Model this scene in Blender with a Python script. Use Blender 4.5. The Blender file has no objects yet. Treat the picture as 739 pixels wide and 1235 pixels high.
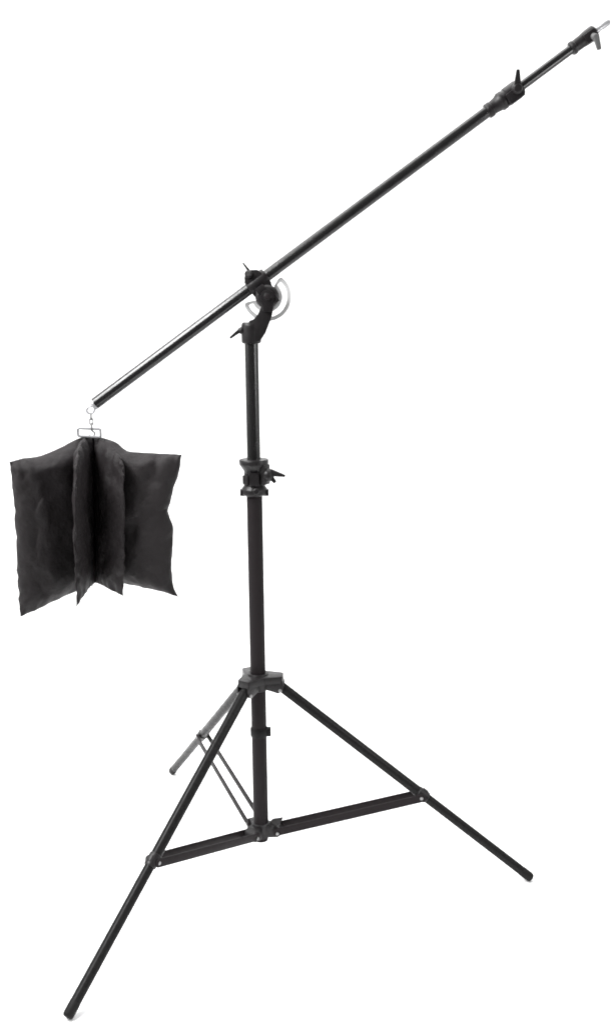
import bpy, bmesh, math, random
from mathutils import Vector, Matrix, noise

random.seed(4)
V = Vector
scene = bpy.context.scene
col = scene.collection

# ------------------------------------------------------------------ materials
def principled(name, base, rough, metal=0.0, spec=0.5, bump=0.0, bump_scale=200.0, rough_var=0.0,
               var=0.0, var_scale=30.0, weave=None):
    m = bpy.data.materials.new(name)
    m.use_nodes = True
    nt = m.node_tree
    p = nt.nodes['Principled BSDF']
    p.inputs['Base Color'].default_value = (*base, 1)
    p.inputs['Roughness'].default_value = rough
    p.inputs['Metallic'].default_value = metal
    p.inputs['Specular IOR Level'].default_value = spec
    tc = nt.nodes.new('ShaderNodeTexCoord')
    if rough_var or var:
        n = nt.nodes.new('ShaderNodeTexNoise')
        n.inputs['Scale'].default_value = var_scale
        n.inputs['Detail'].default_value = 6
        nt.links.new(tc.outputs['Object'], n.inputs['Vector'])
        if rough_var:
            mr = nt.nodes.new('ShaderNodeMapRange')
            mr.inputs['From Min'].default_value = .3
            mr.inputs['From Max'].default_value = .7
            mr.inputs['To Min'].default_value = rough - rough_var
            mr.inputs['To Max'].default_value = rough + rough_var
            nt.links.new(n.outputs['Fac'], mr.inputs['Value'])
            nt.links.new(mr.outputs['Result'], p.inputs['Roughness'])
        if var:
            cr = nt.nodes.new('ShaderNodeMapRange')
            cr.inputs['From Min'].default_value = .3
            cr.inputs['From Max'].default_value = .7
            cr.inputs['To Min'].default_value = 1 - var
            cr.inputs['To Max'].default_value = 1 + var
            nt.links.new(n.outputs['Fac'], cr.inputs['Value'])
            vm = nt.nodes.new('ShaderNodeVectorMath')
            vm.operation = 'SCALE'
            vm.inputs[0].default_value = base
            nt.links.new(cr.outputs['Result'], vm.inputs['Scale'])
            nt.links.new(vm.outputs['Vector'], p.inputs['Base Color'])
    if bump:
        b = nt.nodes.new('ShaderNodeBump')
        b.inputs['Strength'].default_value = bump
        b.inputs['Distance'].default_value = .002
        if weave:
            w1 = nt.nodes.new('ShaderNodeTexWave'); w1.bands_direction = 'X'
            w2 = nt.nodes.new('ShaderNodeTexWave'); w2.bands_direction = 'Z'
            for w in (w1, w2):
                w.inputs['Scale'].default_value = weave
                w.inputs['Distortion'].default_value = .6
                nt.links.new(tc.outputs['Object'], w.inputs['Vector'])
            nz = nt.nodes.new('ShaderNodeTexNoise')
            nz.inputs['Scale'].default_value = bump_scale
            nz.inputs['Detail'].default_value = 5
            nt.links.new(tc.outputs['Object'], nz.inputs['Vector'])
            a = nt.nodes.new('ShaderNodeMath'); a.operation = 'ADD'
            nt.links.new(w1.outputs['Fac'], a.inputs[0]); nt.links.new(w2.outputs['Fac'], a.inputs[1])
            a1 = nt.nodes.new('ShaderNodeMath'); a1.operation = 'MULTIPLY'; a1.inputs[1].default_value = .12
            nt.links.new(a.outputs[0], a1.inputs[0])
            a2 = nt.nodes.new('ShaderNodeMath'); a2.operation = 'MULTIPLY_ADD'; a2.inputs[1].default_value = 3.0
            nt.links.new(nz.outputs['Fac'], a2.inputs[0]); nt.links.new(a1.outputs[0], a2.inputs[2])
            nt.links.new(a2.outputs[0], b.inputs['Height'])
        else:
            nz = nt.nodes.new('ShaderNodeTexNoise')
            nz.inputs['Scale'].default_value = bump_scale
            nz.inputs['Detail'].default_value = 4
            nt.links.new(tc.outputs['Object'], nz.inputs['Vector'])
            nt.links.new(nz.outputs['Fac'], b.inputs['Height'])
        nt.links.new(b.outputs['Normal'], p.inputs['Normal'])
    return m

M = dict(
    tube=principled('black_gloss_paint', (.0098, .0096, .0096), .24, spec=.48, bump=.10, bump_scale=140, rough_var=.05, var_scale=40),
    leg=principled('black_satin_paint', (.0118, .0114, .0115), .28, spec=.075, bump=.16, bump_scale=120, rough_var=.08, var_scale=50),
    cast=principled('black_cast_metal', (.0110, .0099, .0104), .38, spec=.26, bump=.25, bump_scale=320, rough_var=.08, var_scale=60),
    bar=principled('black_bar_paint', (.0180, .0154, .0162), .46, spec=.05, bump=.1, bump_scale=150, rough_var=.05),
    rubber=principled('black_rubber', (.0105, .010, .010), .55, spec=.10, bump=.15, bump_scale=300),
    cloth=principled('black_nylon', (.0150, .0128, .0135), .52, spec=.16, bump=.60, bump_scale=55, weave=260, var=.10, var_scale=18),
    chrome=principled('bright_chrome', (.40, .40, .41), .26, metal=.35, bump=.03, bump_scale=90),
    steel=principled('zinc_steel', (.26, .26, .26), .34, metal=.6, bump=.06, bump_scale=200),
    grey=principled('grey_cast_metal', (.09, .09, .09), .50, spec=.4, bump=.15, bump_scale=300),
    plate=principled('pale_satin_alloy', (.60, .60, .60), .45, metal=.15, spec=.5, bump=.05, bump_scale=200),
    sweep=principled('white_sweep_paper', (.93, .93, .93), .9, spec=.05, bump=.02, bump_scale=40),
)

# ------------------------------------------------------------------ mesh helpers
def basis(ax):
    ax = V(ax).normalized()
    ref = V((0, 1, 0)) if abs(ax.y) < .9 else V((0, 0, 1))
    u = ax.cross(ref).normalized()
    return ax, u, ax.cross(u).normalized()

def merge(dst, src):
    me = bpy.data.meshes.new('tmp')
    src.to_mesh(me); src.free()
    dst.from_mesh(me)
    bpy.data.meshes.remove(me)

def lathe(bm, p0, ax, prof, seg=32):
    """closed solid of revolution; prof = [(distance along the axis, radius), ...]"""
    b = bmesh.new()
    ax, u, w = basis(ax)
    p0 = V(p0)
    rings = []
    for s, r in prof:
        rings.append([b.verts.new(p0 + ax*s + (u*math.cos(2*math.pi*k/seg) + w*math.sin(2*math.pi*k/seg))*r) for k in range(seg)])
    for i in range(len(rings)-1):
        for k in range(seg):
            b.faces.new((rings[i][k], rings[i][(k+1) % seg], rings[i+1][(k+1) % seg], rings[i+1][k]))
    b.faces.new(rings[0][::-1]); b.faces.new(rings[-1])
    bmesh.ops.recalc_face_normals(b, faces=b.faces)
    merge(bm, b)

def rod(bm, p0, p1, r, seg=24, ch=None):
    p0, p1 = V(p0), V(p1)
    L = (p1-p0).length
    ch = min(r*.25, .0015) if ch is None else ch
    lathe(bm, p0, p1-p0, [(0, r-ch), (ch, r), (L-ch, r), (L, r-ch)], seg)

def bevel(b, off, segs=2):
    if off:
        es = [e for e in b.edges if len(e.link_faces) == 2 and e.calc_face_angle(0) > .5]
        bmesh.ops.bevel(b, geom=es, offset=off, segments=segs, affect='EDGES', profile=.6, clamp_overlap=True)

def prism(bm, pts, o, ax, ay, thick, off=.002):
    """outline pts in the (ax, ay) plane at o, thick split evenly on both sides"""
    b = bmesh.new()
    o, ax, ay = V(o), V(ax).normalized(), V(ay).normalized()
    n = ax.cross(ay).normalized()
    A = [b.verts.new(o + ax*x + ay*y - n*thick/2) for x, y in pts]
    B = [b.verts.new(o + ax*x + ay*y + n*thick/2) for x, y in pts]
    k = len(pts)
    b.faces.new(A[::-1]); b.faces.new(B)
    for i in range(k):
        b.faces.new((A[i], A[(i+1) % k], B[(i+1) % k], B[i]))
    bmesh.ops.recalc_face_normals(b, faces=b.faces)
    bevel(b, off)
    merge(bm, b)

def block(bm, c, ax, ay, hx, hy, hz, off=.002):
    prism(bm, [(-hx, -hy), (hx, -hy), (hx, hy), (-hx, hy)], c, ax, ay, hz*2, off)

def taper(bm, p0, p1, w0, w1, t0, t1, side, off=.0015):
    """a flat lever from p0 to p1; w = width along side, t = thickness across"""
    b = bmesh.new()
    p0, p1 = V(p0), V(p1)
    ax = (p1-p0).normalized()
    side = V(side); side = (side - ax*side.dot(ax)).normalized()
    n = ax.cross(side)
    vs = []
    for p, w, t in ((p0, w0, t0), (p1, w1, t1)):
        vs.append([b.verts.new(p + side*sx*w/2 + n*sy*t/2) for sx, sy in ((-1, -1), (1, -1), (1, 1), (-1, 1))])
    b.faces.new(vs[0][::-1]); b.faces.new(vs[1])
    for i in range(4):
        b.faces.new((vs[0][i], vs[0][(i+1) % 4], vs[1][(i+1) % 4], vs[1][i]))
    bmesh.ops.recalc_face_normals(b, faces=b.faces)
    bevel(b, off)
    merge(bm, b)

def wire(bm, pts, r, closed=False, seg=12):
    b = bmesh.new()
    pts = [V(p) for p in pts]
    n = len(pts)
    rings = []
    up = None
    for i in range(n):
        if closed:
            t = (pts[(i+1) % n]-pts[i-1]).normalized()
        else:
            t = (pts[min(i+1, n-1)]-pts[max(i-1, 0)]).normalized()
        if up is None:
            _, up, _ = basis(t)
        up = (up - t*up.dot(t)).normalized()
        w = t.cross(up)
        rings.append([b.verts.new(pts[i] + (up*math.cos(2*math.pi*k/seg) + w*math.sin(2*math.pi*k/seg))*r) for k in range(seg)])
    for i in range(n if closed else n-1):
        A, B = rings[i], rings[(i+1) % n]
        for k in range(seg):
            b.faces.new((A[k], A[(k+1) % seg], B[(k+1) % seg], B[k]))
    if not closed:
        b.faces.new(rings[0][::-1]); b.faces.new(rings[-1])
    bmesh.ops.recalc_face_normals(b, faces=b.faces)
    merge(bm, b)

def oval(c, ax, ay, rx, ry, n=28):
    c, ax, ay = V(c), V(ax).normalized(), V(ay).normalized()
    return [c + ax*rx*math.cos(2*math.pi*k/n) + ay*ry*math.sin(2*math.pi*k/n) for k in range(n)]

def round_rect(c, ax, ay, hx, hy, r, n=6):
    c, ax, ay = V(c), V(ax).normalized(), V(ay).normalized()
    out = []
    for cx, cy, a0 in ((hx-r, hy-r, 0), (-hx+r, hy-r, 90), (-hx+r, -hy+r, 180), (hx-r, -hy+r, 270)):
        for k in range(n+1):
            a = math.radians(a0 + 90*k/n)
            out.append(c + ax*(cx+r*math.cos(a)) + ay*(cy+r*math.sin(a)))
    return out

def obj(name, bm, mat, parent=None, smooth_angle=.62, label=None):
    for f in bm.faces:
        f.smooth = True
    for e in bm.edges:
        if len(e.link_faces) == 2 and e.calc_face_angle(0) > smooth_angle:
            e.smooth = False
    me = bpy.data.meshes.new(name)
    bm.to_mesh(me); bm.free()
    me.materials.append(M[mat])
    o = bpy.data.objects.new(name, me)
    col.objects.link(o)
    if parent:
        o.parent = parent
        q = parent
        off = V((0, 0, 0))
        while q:
            off += q.location; q = q.parent
        me.transform(Matrix.Translation(-off))
    if label:
        o['label'] = label
    return o

def empty(name, loc, label, cat):
    o = bpy.data.objects.new(name, None)
    col.objects.link(o)
    o.location = loc
    o.empty_display_size = .05
    o['label'] = label; o['category'] = cat
    return o

N = bmesh.new
X, Y, Z = V((1, 0, 0)), V((0, 1, 0)), V((0, 0, 1))

# ------------------------------------------------------------------ the setting: one white paper sweep
bm = N()
prof = [(-1.5, 0), (-.8, 0), (0, 0), (1.6, 0)]
R = 1.2
prof += [(1.6 + R*math.sin(a), R - R*math.cos(a)) for a in [math.pi/2*k/16 for k in range(1, 17)]]
prof += [(2.8, 3), (2.8, 5.5)]
rows = [[bm.verts.new((x, y, z)) for x in (-4, -2, 0, 2, 4)] for y, z in prof]
for i in range(len(rows)-1):
    for k in range(4):
        bm.faces.new((rows[i][k], rows[i][k+1], rows[i+1][k+1], rows[i+1][k]))
floor = obj('floor', bm, 'sweep')
floor['kind'] = 'structure'

# ------------------------------------------------------------------ the boom stand
stand = empty('boom_stand', (0, 0, 0),
              'tall black tripod light stand with a long slanting boom arm and silver tip', 'light stand')

# --- column
bm = N(); rod(bm, (0, 0, .112), (0, 0, 1.09), .0205, 40)
lathe(bm, (0, 0, .106), Z, [(0, .0185), (.002, .0195), (.006, .0195)], 32)
obj('lower_tube', bm, 'bar', stand)
bm = N(); rod(bm, (0, 0, 1.08), (0, 0, 1.47), .0176, 40); obj('upper_tube', bm, 'tube', stand)

# --- column clamp with its locking lever
bm = N()
lathe(bm, (0, 0, 1.066), Z, [(0, .0240), (.004, .0325), (.006, .0338), (.017, .0338), (.019, .0328), (.0275, .0268), (.030, .0260), (.064, .0260),
                             (.067, .0275), (.0805, .0368), (.0825, .0378), (.0925, .0378), (.0945, .0366), (.0952, .0185)], 44)
block(bm, V((0, -.0265, 1.112)), X, Z, .0125, .0165, .006, .002)
block(bm, V((-.030, -.004, 1.0755)), X, Z, .007, .0085, .010, .002)
block(bm, V((.029, -.006, 1.0750)), X, Z, .008, .0085, .010, .002)
lugd = V((.86, -.5, 0)).normalized()
block(bm, V((0, 0, 1.123)) + lugd*.026, lugd, Z, .014, .026, .014, .003)
block(bm, V((-.018, -.018, 1.110)), V((1, -1, 0)), Z, .010, .012, .008, .003)
lathe(bm, V((.004, -.026, 1.082)), (.1, -1, 0), [(0, .008), (.008, .008), (.010, .006)], 20)
cl = obj('column_clamp', bm, 'cast', stand)
bm = N()
kd = V((.95, -.3, 0)).normalized()
lathe(bm, V((.030, -.018, 1.122)), kd, [(0, .016), (.004, .0175), (.013, .0165), (.017, .013), (.020, .008)], 24)
taper(bm, (.042, -.024, 1.129), (.079, -.034, 1.121), .019, .006, .012, .006, Z, .0018)
taper(bm, (.040, -.023, 1.120), (.054, -.026, 1.103), .014, .009, .010, .007, X, .0018)
obj('clamp_lever', bm, 'cast', cl)

# --- clip on the lower column
bm = N()
lathe(bm, (0, 0, .409), Z, [(0, .0222), (.002, .0236), (.022, .0236), (.024, .0222)], 36)
block(bm, (.0245, -.004, .4215), X, Z, .0075, .0115, .008, .002)
obj('column_ring', bm, 'rubber', stand)

# --- spider that carries the legs
AZ = [-2.2053, -2.2053 + 2*math.pi/3 - .003, -2.2053 - 2*math.pi/3 - .001]
RH, ZH, RF, ZF, T, RS, ZS = .0604, .55, .7311, .0125, .5626, .045, .139
def rad(a, r, z): return V((r*math.cos(a), r*math.sin(a), z))
bm = N()
lathe(bm, (0, 0, .540), Z, [(0, .0235), (.002, .0265), (.010, .0275), (.036, .029), (.044, .0285), (.047, .0265), (.0472, .0208)], 40)
for a in AZ:
    d = rad(a, 1, 0); s = V((-d.y, d.x, 0))
    for sg in (-1, 1):
        prism(bm, [(.022, .572), (.067, .572), (.070, .556), (.066, .540), (.055, .535), (.036, .541), (.022, .545)],
              s*sg*.0165, d, Z, .0042, .001)
hexa = []
for a in (AZ[0], AZ[1], AZ[2]):
    d = rad(a, 1, 0); s = V((-d.y, d.x, 0))
    for r_, l_ in ((.060, -.0205), (.067, -.0165), (.067, .0165), (.060, .0205)):
        q = d*r_ + s*l_; hexa.append((q.x, q.y))
    q = rad(a + math.pi/3, .0370, 0); hexa.append((q.x, q.y))
prism(bm, hexa, (0, 0, .5735), X, Y, .019, .002)
sp = obj('leg_spider', bm, 'cast', stand)
for a in AZ:
    d = rad(a, 1, 0); s = V((-d.y, d.x, 0)); h = rad(a, RH, ZH - .006)
    bm = N(); lathe(bm, h - s*.0225, s, [(0, .0030), (.001, .0046), (.0035, .0048), (.0036, .003), (.0414, .003), (.0415, .0048), (.044, .0046), (.045, .003)], 16)
    obj('bolt', bm, 'steel', sp)

# --- lower collar of the braces
bm = N()
lathe(bm, (0, 0, .117), Z, [(0, .0215), (.002, .0245), (.040, .0245), (.042, .0215)], 36)
for a in AZ:
    d = rad(a, 1, 0); s = V((-d.y, d.x, 0))
    prism(bm, [(.015, .120), (.047, .122), (.056, .128), (.058, .140), (.052, .150), (.040, .155), (.015, .155)],
          (0, 0, 0), d, Z, .034, .002)
lc = obj('brace_collar', bm, 'cast', stand)
for a in AZ:
    d = rad(a, 1, 0); s = V((-d.y, d.x, 0)); h = rad(a, RS + .002, ZS - .003)
    bm = N(); lathe(bm, h - s*.0255, s, [(0, .0028), (.001, .0042), (.003, .0044), (.0031, .003), (.0479, .003), (.048, .0044), (.050, .0042), (.051, .0028)], 16)
    obj('bolt', bm, 'steel', lc)
bm = N()
prism(bm, [(-.010, .000), (-.002, .012), (.006, .0135), (.028, .016), (.020, .002), (.014, -.006), (-.010, -.006)],
      (.033, -.018, .1625), X, Z, .008, .002)
lathe(bm, (.030, -.018, .1505), Z, [(0, .007), (.008, .0075), (.012, .006)], 18)
obj('wing_knob', bm, 'cast', lc)

# --- legs and their braces
for i, a in enumerate(AZ):
    d = rad(a, 1, 0); s = V((-d.y, d.x, 0))
    h, f = rad(a, RH, ZH), rad(a, RF, ZF)
    ax = (f-h).normalized(); L = (f-h).length
    bm = N()
    lathe(bm, h - ax*.010, ax, [(0, .0120), (.002, .0140), (L*T-.002, .0140), (L*T+.006, .0128), (L-.018, .0128), (L-.017, .0118)], 32)
    leg = obj('leg', bm, 'leg', stand)
    bm = N()
    lathe(bm, f - ax*.030, ax, [(0, .0128), (.0012, .0132), (.027, .0132), (.0318, .0124), (.0345, .0108), (.036, .0078), (.0368, .003)], 28)
    obj('foot_cap', bm, 'rubber', leg)
    j = h.lerp(f, T)
    bm = N()
    lathe(bm, j - ax*.016, ax, [(0, .0144), (.0012, .0157), (.0308, .0157), (.032, .0144)], 28)
    out = s.cross(ax); out = out if out.z > 0 else -out
    block(bm, j + out*.0142, ax, s, .008, .0055, .0035, .0012)
    obj('leg_sleeve', bm, 'cast', leg)
    bm = N(); jj = j - out*.004
    lathe(bm, jj - s*.0205, s, [(0, .0030), (.001, .0044), (.003, .0046), (.0031, .003), (.0379, .003), (.038, .0046), (.040, .0044), (.041, .003)], 16)
    obj('bolt', bm, 'steel', leg)
    # a brace is a pair of flat bars, one each side of the leg
    bm = N()
    p = rad(a, RS, ZS); q = jj
    for sg in (-1, 1):
        A, B = p + s*sg*.0205, q + s*sg*.0175
        e = (B-A).normalized()
        up = s.cross(e); up = up if up.z > 0 else -up
        ln = (B-A).length
        sd = up.cross(e)
        w = .0108
        prism(bm, [(-.010, -w*.6), (-.004, -w), (ln+.004, -w), (ln+.010, -w*.6), (ln+.010, w*.6), (ln+.004, w), (-.004, w), (-.010, w*.6)],
              A, e, up, .0028, .0006)
    # rolled web that closes the channel under the inner half of the pair
    obj('brace', bm, 'bar', stand)

# --- boom: axis from its lower end, in the plane of the column
B0 = V((-.399, 0, 1.306)); BD = V((.8150, 0, .5794)).normalized(); BN = V((-BD.z, 0, BD.x))
def bp(s, n=0, y=0): return B0 + BD*s + BN*n + Y*y

# top socket with the neck that carries the tilt joint
bm = N()
lathe(bm, (0, 0, 1.453), Z, [(0, .0195), (.002, .0238), (.006, .0250), (.044, .0250), (.050, .0238), (.053, .021)], 36)
pts = [(-.006, 1.510), (.006, 1.513), (.016, 1.524), (.024, 1.540), (.028, 1.556), (.055, 1.552), (.0545, 1.530), (.049, 1.512),
       (.036, 1.480), (.022, 1.459), (.004, 1.457), (-.004, 1.470)]
prism(bm, [(x, z) for x, z in pts], (0, -.010, 0), X, Z, .026, .004)
prism(bm, [(.026, 1.535), (.056, 1.535), (.058, 1.552), (.054, 1.566), (.030, 1.566), (.025, 1.552)], (0, -.014, 0), X, Z, .032, .004)
so = obj('top_socket', bm, 'cast', stand)
bm = N()
lathe(bm, (-.020, -.008, 1.489), (-1, -.2, -.55), [(0, .008), (.009, .0085), (.013, .006)], 20)
taper(bm, (-.026, -.010, 1.488), (-.053, -.016, 1.468), .011, .006, .010, .006, (-.6, 0, .8), .0015)
obj('socket_lever', bm, 'cast', so)

# tilt joint
HC = V((.041, 0, 1.568))
bm = N()
lathe(bm, HC - Y*.034, Y, [(0, .021), (.003, .0265), (.007, .0290), (.022, .0295), (.0235, .0275), (.0425, .0275), (.044, .0295), (.062, .029), (.066, .026), (.068, .02)], 44)
lathe(bm, HC - Y*.041, Y, [(0, .009), (.002, .0125), (.008, .014)], 6)
ck = [(.030, 1.532), (.054, 1.532)] + [(HC.x + .0175*math.cos(a), HC.z + .0175*math.sin(a)) for a in [math.radians(-20 + 220*k/12) for k in range(13)]]
prism(bm, ck, (0, -.0365, 0), X, Z, .007, .0015)
block(bm, HC + V((-.016, -.033, .018)), BD, BN, .012, .008, .006, .002)
block(bm, HC + V((.021, -.0335, -.004)), BN, BD, .010, .005, .004, .0015)
hub = obj('tilt_joint', bm, 'cast', stand)
bm = N(); lathe(bm, HC - Y*.0475, Y, [(0, .004), (.0015, .0068), (.008, .007)], 20)
obj('pivot_bolt', bm, 'bar', hub)

# slotted pale plate: a ring sector centred on the joint
b = N()
mid = math.atan2(BD.z, BD.x) - math.pi/2
half = math.radians(111)
n = 66
radii = [.0285, .0385, .0500, .0605]
lay = []
for yy in (.001, .008):
    grid = []
    for k in range(n+1):
        a = mid - half + 2*half*k/n
        sq = {0: .62, 1: .88}.get(min(k, n-k), 1)          # rounds the two ends off
        grid.append([b.verts.new(HC + V((math.cos(a), 0, math.sin(a)))*(.0445 + (r-.0445)*sq) + Y*yy) for r in radii])
    lay.append(grid)
cells = [(k, c) for k in range(n) for c in range(3) if not (c == 1 and 3 <= k < n-3)]      # the missing cells are the slot
cs = set(cells)
for k, c in cells:
    for g in lay:
        b.faces.new((g[k][c], g[k][c+1], g[k+1][c+1], g[k+1][c]))
    for nb, e in (((k-1, c), ((k, c), (k, c+1))), ((k+1, c), ((k+1, c), (k+1, c+1))), ((k, c-1), ((k, c), (k+1, c))), ((k, c+1), ((k, c+1), (k+1, c+1)))):
        if nb not in cs:
            (k0_, c0_), (k1_, c1_) = e
            b.faces.new((lay[0][k0_][c0_], lay[0][k1_][c1_], lay[1][k1_][c1_], lay[1][k0_][c0_]))
bmesh.ops.recalc_face_normals(b, faces=b.faces)
bevel(b, .0012, 2)
obj('tilt_plate', b, 'plate', stand, label='pale slotted half-ring tilt plate')

# clamp that holds the boom
bm = N()
lathe(bm, bp(.484), BD, [(0, .0150), (.001, .0205), (.004, .0222), (.052, .0222), (.056, .0205), (.0565, .0145)], 40)
def lp(px, py): return ((px-302.5)/478, 1.608+(338-py)/480)
prism(bm, [lp(*q) for q in ((295.5, 335), (297, 329), (300, 326), (311, 325.5), (315.5, 328.5), (325, 337), (329, 345), (325, 352), (309, 352), (302, 348), (295.8, 341))],
      (0, 0, 0), X, Z, .040, .005)
prism(bm, [lp(*q) for q in ((304, 346), (327, 341), (331, 350), (327, 360), (313, 362), (306, 356))], (0, .002, 0), X, Z, .030, .004)
lathe(bm, V((-.003, -.018, 1.622)), (-.2, -1, .2), [(0, .010), (.008, .0095), (.011, .006)], 20)
bc = obj('boom_clamp', bm, 'cast', stand)
bm = N()
taper(bm, (.000, -.004, 1.628), (-.0175, -.006, 1.651), .008, .004, .006, .0035, X, .001)
obj('clamp_lever', bm, 'cast', bc)

# boom tubes
bm = N()
lathe(bm, bp(.004), BD, [(0, .0138), (.001, .0149), (1.23, .0144), (1.231, .0128)], 40)
bt = obj('boom_tube', bm, 'tube', stand)
bm = N()
lathe(bm, bp(-.004), BD, [(0, .0085), (.001, .0130), (.003, .0145), (.0085, .0145), (.010, .0135)], 32)
obj('end_cap', bm, 'chrome', bt, label='bright metal end cap')
bm = N(); rod(bm, bp(1.215), bp(1.49), .0114, 32); obj('boom_extension', bm, 'tube', stand)

# clamp of the extension
bm = N()
lathe(bm, bp(1.204), BD, [(0, .0160), (.001, .0178), (.003, .0186), (.013, .0186), (.0145, .0170), (.020, .0170), (.034, .0192), (.038, .0218), (.0395, .0226),
                          (.050, .0226), (.052, .0212), (.057, .0212), (.0585, .0230), (.090, .0230), (.0925, .0215), (.101, .0185), (.103, .0125)], 40)
block(bm, bp(1.284, -.0095, -.004), BD, BN, .0155, .0125, .016, .003)
block(bm, bp(1.276, -.008, -.016), BD, BN, .020, .014, .012, .003)
ec = obj('extension_clamp', bm, 'cast', stand)
bm = N()
hc = bp(1.287, .001, -.022)
lathe(bm, hc, -Y, [(0, .0125), (.003, .0135), (.010, .0125), (.014, .009), (.015, .004)], 24)
taper(bm, hc - Y*.007 + V((0, 0, .004)), hc - Y*.012 + V((-.001, 0, .043)), .0185, .0075, .009, .006, X, .0015)
obj('clamp_lever', bm, 'cast', ec)

# socket at the tip with its spigot and wing screw
bm = N()
lathe(bm, bp(1.451), BD, [(0, .0125), (.001, .0155), (.003, .0168), (.010, .0168), (.012, .0150), (.030, .0155), (.046, .0172), (.064, .0180), (.069, .0172), (.072, .014)], 36)
block(bm, bp(1.503, -.003, -.010), BD, BN, .016, .012, .010, .003)
ts = obj('tip_socket', bm, 'cast', stand)
bm = N()
lathe(bm, bp(1.515), BD, [(0, .0086), (.016, .0086), (.0175, .0070), (.025, .0070), (.0265, .0086), (.043, .0086), (.047, .0074), (.049, .005)], 28)
obj('spigot', bm, 'chrome', ts, label='bright chrome spigot')
bm = N()
lathe(bm, bp(1.506, -.006, -.016), (.5, -.75, -.40), [(0, .008), (.010, .0085), (.013, .006)], 20)
pw = bp(1.510, -.008, -.024)
taper(bm, pw, pw + V((.009, -.004, -.034)), .015, .010, .010, .007, X, .0018)
obj('wing_screw', bm, 'grey', ts, label='dull grey wing screw')

# eye and chain hook under the boom's lower end
bm = N()
wire(bm, oval(bp(-.014, -.006), BD, BN, .0105, .0085), .0031, True)
rod(bm, bp(-.006, -.002), bp(.004, 0), .0035, 16)
k0 = bp(-.014, -.006)
hk = obj('hook_eye', bm, 'chrome', stand, label='bright metal eye at the lower end of the boom')
zt = k0.z - .008
bm = N()
xk = k0.x + .000
for q in range(3):
    wire(bm, oval((xk, 0, zt - .008 - q*.0135), Z, X if q % 2 else Y, .0092, .0046, 20), .0019, True, 10)
zb = zt - .008 - 2*.0135 - .009
wire(bm, [(xk, 0, zb + .004), (xk + .001, 0, zb - .001), (xk + .006, 0, zb - .004), (xk + .0075, 0, zb - .010), (xk + .003, 0, zb - .015),
          (xk - .003, 0, zb - .015), (xk - .0065, 0, zb - .011)], .0023, False, 10)
obj('chain_hook', bm, 'steel', stand)

# ------------------------------------------------------------------ the sandbag hanging from the hook
bag = empty('sandbag', (-.417, -.02, .78), 'black fabric saddle sandbag hanging from the lower end of the boom', 'sandbag')
def spline(pts, t):
    """smooth polyline through pts (Catmull-Rom)"""
    n = len(pts)-1
    x = min(max(t, 0), 1)*n
    i = min(int(x), n-1); f = x-i
    P = [V(pts[max(0, min(n, i+q))]) for q in (-1, 0, 1, 2)]
    return .5*((2*P[1]) + (P[2]-P[0])*f + (2*P[0]-5*P[1]+4*P[2]-P[3])*f*f + (-P[0]+3*P[1]-3*P[2]+P[3])*f**3)

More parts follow.
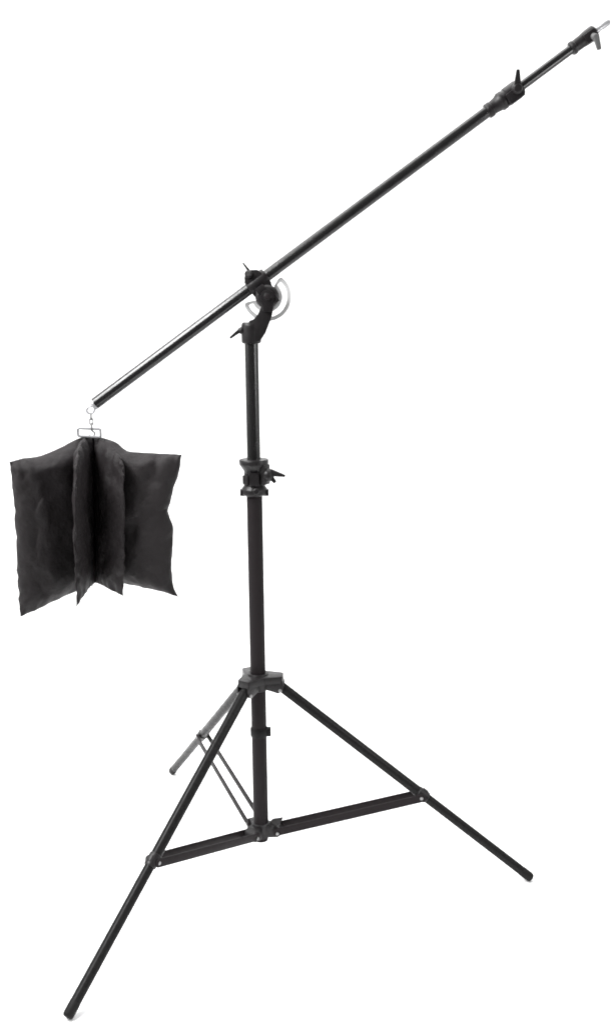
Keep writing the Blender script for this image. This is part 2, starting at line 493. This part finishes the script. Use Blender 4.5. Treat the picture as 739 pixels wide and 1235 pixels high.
def pouch(top, bottom, inner, outer, fat, seed, pinch=.55):
    """a filled pouch sewn shut round its edge: Coons patch between four edge curves, blown up to both sides"""
    rnd = random.Random(seed)
    nu, nv = 44, 64
    ph = [rnd.uniform(0, 6.28) for _ in range(8)]
    b = N()
    def mid(u, v):
        t, bo, i, o = spline(top, u), spline(bottom, u), spline(inner, v), spline(outer, v)
        c = (V(top[0])*(1-u)*(1-v) + V(top[-1])*u*(1-v) + V(bottom[0])*(1-u)*v + V(bottom[-1])*u*v)
        return t*(1-v) + bo*v + i*(1-u) + o*u - c
    def crumple(p, k, am):
        return noise.noise_vector(p*k + V((seed*3.7, 0, 0)))*am
    def wob(u, v):
        p = mid(u, v)
        return p + crumple(p, 22, .0035*u) + crumple(p, 60, .0016*u)
    P = [[wob(u/nu, v/nv) for v in range(nv+1)] for u in range(nu+1)]
    nrm = [[None]*(nv+1) for _ in range(nu+1)]
    for u in range(nu+1):
        for v in range(nv+1):
            du = P[min(u+1, nu)][v]-P[max(u-1, 0)][v]
            dv = P[u][min(v+1, nv)]-P[u][max(v-1, 0)]
            q = du.cross(dv)
            nrm[u][v] = q.normalized() if q.length > 1e-9 else Y.copy()
    def thick(u, v, side):
        e = math.sin(math.pi*u)**pinch * math.sin(math.pi/2*min(1, v/.12))**.9 * math.sin(math.pi/2*min(1, (1-v)/.2))**.7
        w = .07*math.sin(5*v + 7*u + ph[0]) * math.sin(3*u + ph[1]) + .05*math.sin(17*v*(.6+u) + ph[2] + side)
        w += .09*math.sin(23*u + 6*v + ph[3] + 2*side)*(1-v)
        pk = .0026*math.sin(40*v + ph[4] + 3*math.sin(9*v))*math.exp(-((1-u)/.12)**2) + .0030*math.sin(34*u + ph[5] + 2*math.sin(7*u))*math.exp(-((v-.06)/.08)**2) + .0022*math.sin(38*u + ph[6])*math.exp(-((1-v)/.10)**2)
        return fat*e*(1 + w)*(.62 + .38*math.sin(math.pi*(.18 + .72*v))) + pk*(1 if e > .05 else 0)
    S = {}
    for sd in (1, -1):
        for u in range(nu+1):
            for v in range(nv+1):
                edge = u in (0, nu) or v in (0, nv)
                if edge and sd == -1:
                    S[sd, u, v] = S[1, u, v]; continue
                uu, vv = u/nu, v/nv
                S[sd, u, v] = b.verts.new(P[u][v] + nrm[u][v]*(sd*thick(uu, vv, sd)
                    + sd*(.0050*(.5 - abs(noise.noise(V((uu*3.2 + seed, vv*4.6 + uu*1.5, sd))))) - .0020
                          + .0016*noise.noise(V((uu*11, vv*13 + seed, sd*2))))*min(1, 6*uu*(1-uu))*min(1, 9*vv*(1-vv))) if not edge else P[u][v])
    for sd in (1, -1):
        for u in range(nu):
            for v in range(nv):
                q = (S[sd, u, v], S[sd, u+1, v], S[sd, u+1, v+1], S[sd, u, v+1])
                b.faces.new(q if sd == 1 else q[::-1])
    bmesh.ops.recalc_face_normals(b, faces=b.faces)
    return obj('pouch', b, 'cloth', bag, smooth_angle=1.9)

SP = [(-.404, .03, 1.224), (-.410, .03, 1.10), (-.416, .03, .96), (-.421, .03, .836)]         # the seam where the four pouches meet
# left pouch
pouch([SP[0], (-.440, .0, 1.222), (-.482, -.03, 1.203), (-.535, -.06, 1.186), (-.572, -.085, 1.184), (-.594, -.10, 1.179)],
      [SP[3], (-.47, .0, .821), (-.527, -.05, .806), (-.562, -.075, .793), (-.592, -.10, .784)],
      SP, [(-.594, -.10, 1.179), (-.590, -.10, 1.111), (-.588, -.10, 1.049), (-.590, -.10, .923), (-.592, -.10, .838), (-.592, -.10, .784)], .040, 1)
# right pouch
pouch([SP[0], (-.352, .0, 1.212), (-.315, -.02, 1.190), (-.242, -.035, 1.186), (-.178, -.05, 1.183)],
      [SP[3], (-.370, .0, .842), (-.330, -.02, .843), (-.283, -.03, .835), (-.236, -.045, .824), (-.200, -.05, .814)],
      SP, [(-.178, -.05, 1.183), (-.195, -.05, 1.116), (-.216, -.05, 1.044), (-.208, -.05, .989), (-.2145, -.05, .866), (-.200, -.05, .814)], .042, 2)
# front pouches
pouch([SP[0], (-.425, -.02, 1.222), (-.428, -.08, 1.206), (-.424, -.145, 1.178)],
      [SP[3], (-.428, -.03, .838), (-.436, -.09, .832), (-.444, -.15, .820)],
      SP, [(-.424, -.145, 1.178), (-.431, -.16, 1.09), (-.437, -.155, .994), (-.440, -.15, .90), (-.444, -.15, .820)], .017, 3, .9)
pouch([SP[0], (-.378, -.01, 1.216), (-.345, -.05, 1.196), (-.317, -.10, 1.164)],
      [SP[3], (-.400, -.01, .840), (-.375, -.05, .838), (-.334, -.10, .831)],
      SP, [(-.317, -.10, 1.164), (-.322, -.10, 1.09), (-.324, -.10, 1.002), (-.328, -.10, .91), (-.334, -.10, .831)], .018, 4, .9)
bm = N()
wire(bm, round_rect((-.4135, .0, 1.236), V((1, 0, -.06)), Z, .0285, .0100, .004), .0036, True, 12)
obj('handle_ring', bm, 'chrome', bag, label='bright metal carrying ring')
bm = N()
wire(bm, [(-.424, .0, .842), (-.425, -.002, .820), (-.418, -.004, .800), (-.410, -.003, .806), (-.412, 0, .826), (-.415, 0, .842)], .0013, False, 8)
obj('bottom_loop', bm, 'steel', bag, label='thin loop under the middle of the bag')

# ------------------------------------------------------------------ studio light
w = bpy.data.worlds.new('World'); scene.world = w; w.use_nodes = True
nt = w.node_tree
bg = nt.nodes['Background']
tc = nt.nodes.new('ShaderNodeTexCoord')
sx = nt.nodes.new('ShaderNodeSeparateXYZ')
mr = nt.nodes.new('ShaderNodeMapRange')
mr.inputs['From Min'].default_value = -.75; mr.inputs['From Max'].default_value = .15
mr.inputs['To Min'].default_value = .12; mr.inputs['To Max'].default_value = 1.3
nt.links.new(tc.outputs['Generated'], sx.inputs[0])
nt.links.new(sx.outputs['Y'], mr.inputs['Value'])
nt.links.new(mr.outputs['Result'], bg.inputs['Strength'])
bg.inputs['Color'].default_value = (1, 1, 1, 1)

def area(name, loc, xdir, normal, sx_, sy_, radiance):
    """area lamp whose light leaves along normal; xdir = direction of its first side"""
    l = bpy.data.lights.new(name, 'AREA'); l.shape = 'RECTANGLE'; l.size = sx_; l.size_y = sy_
    l.energy = radiance*math.pi*sx_*sy_
    o = bpy.data.objects.new(name, l); col.objects.link(o)
    zc = -V(normal).normalized(); xc = V(xdir); xc = (xc - zc*xc.dot(zc)).normalized(); yc = zc.cross(xc)
    m = Matrix((xc, yc, zc)).transposed().to_4x4(); m.translation = V(loc)
    o.matrix_world = m
    return o
kc = V((-1.9, -1.2, 3.35))
area('softbox_key', kc, BD, V((-.22, 0, 1.45)) - kc, .95, 2.2, 40.0)
sc_ = V((-2.9, -.75, 2.35))
area('softbox_side', sc_, Y, V((0, 0, 1.9)) - sc_, 1.3, 2.0, 4)
fc = V((1.95, -1.1, 1.47))
area('softbox_fill', fc, BD, V((.35, 0, 1.75)) - fc, .6, .6, 15)
area('overhead_bank', (0, .9, 5.2), X, (0, .12, -1), 7, 3.2, 5.5)

# ------------------------------------------------------------------ camera
cam = bpy.data.cameras.new('camera'); co = bpy.data.objects.new('camera', cam); col.objects.link(co)
cam.sensor_fit = 'VERTICAL'; cam.sensor_height = 24; cam.lens = 24*1309.59/1235
cam.clip_end = 100
pi_, yaw, roll = .1941, .0484, -.0104
fw = V((math.sin(yaw)*math.cos(pi_), math.cos(yaw)*math.cos(pi_), -math.sin(pi_)))
r0 = fw.cross(Z).normalized(); u0 = r0.cross(fw)
rr = r0*math.cos(roll) + u0*math.sin(roll); uu = u0*math.cos(roll) - r0*math.sin(roll)
m = Matrix((rr, uu, -fw)).transposed().to_4x4(); m.translation = V((0, -2.7566, 1.5626))
co.matrix_world = m
scene.camera = co

scene.view_settings.view_transform = 'Standard'
scene.view_settings.look = 'None'
scene.view_settings.exposure = -.32
scene.view_settings.gamma = 1
scene.render.engine = 'CYCLES'
scene.cycles.use_denoising = True
scene.cycles.max_bounces = 8
scene.cycles.filter_width = 1.9
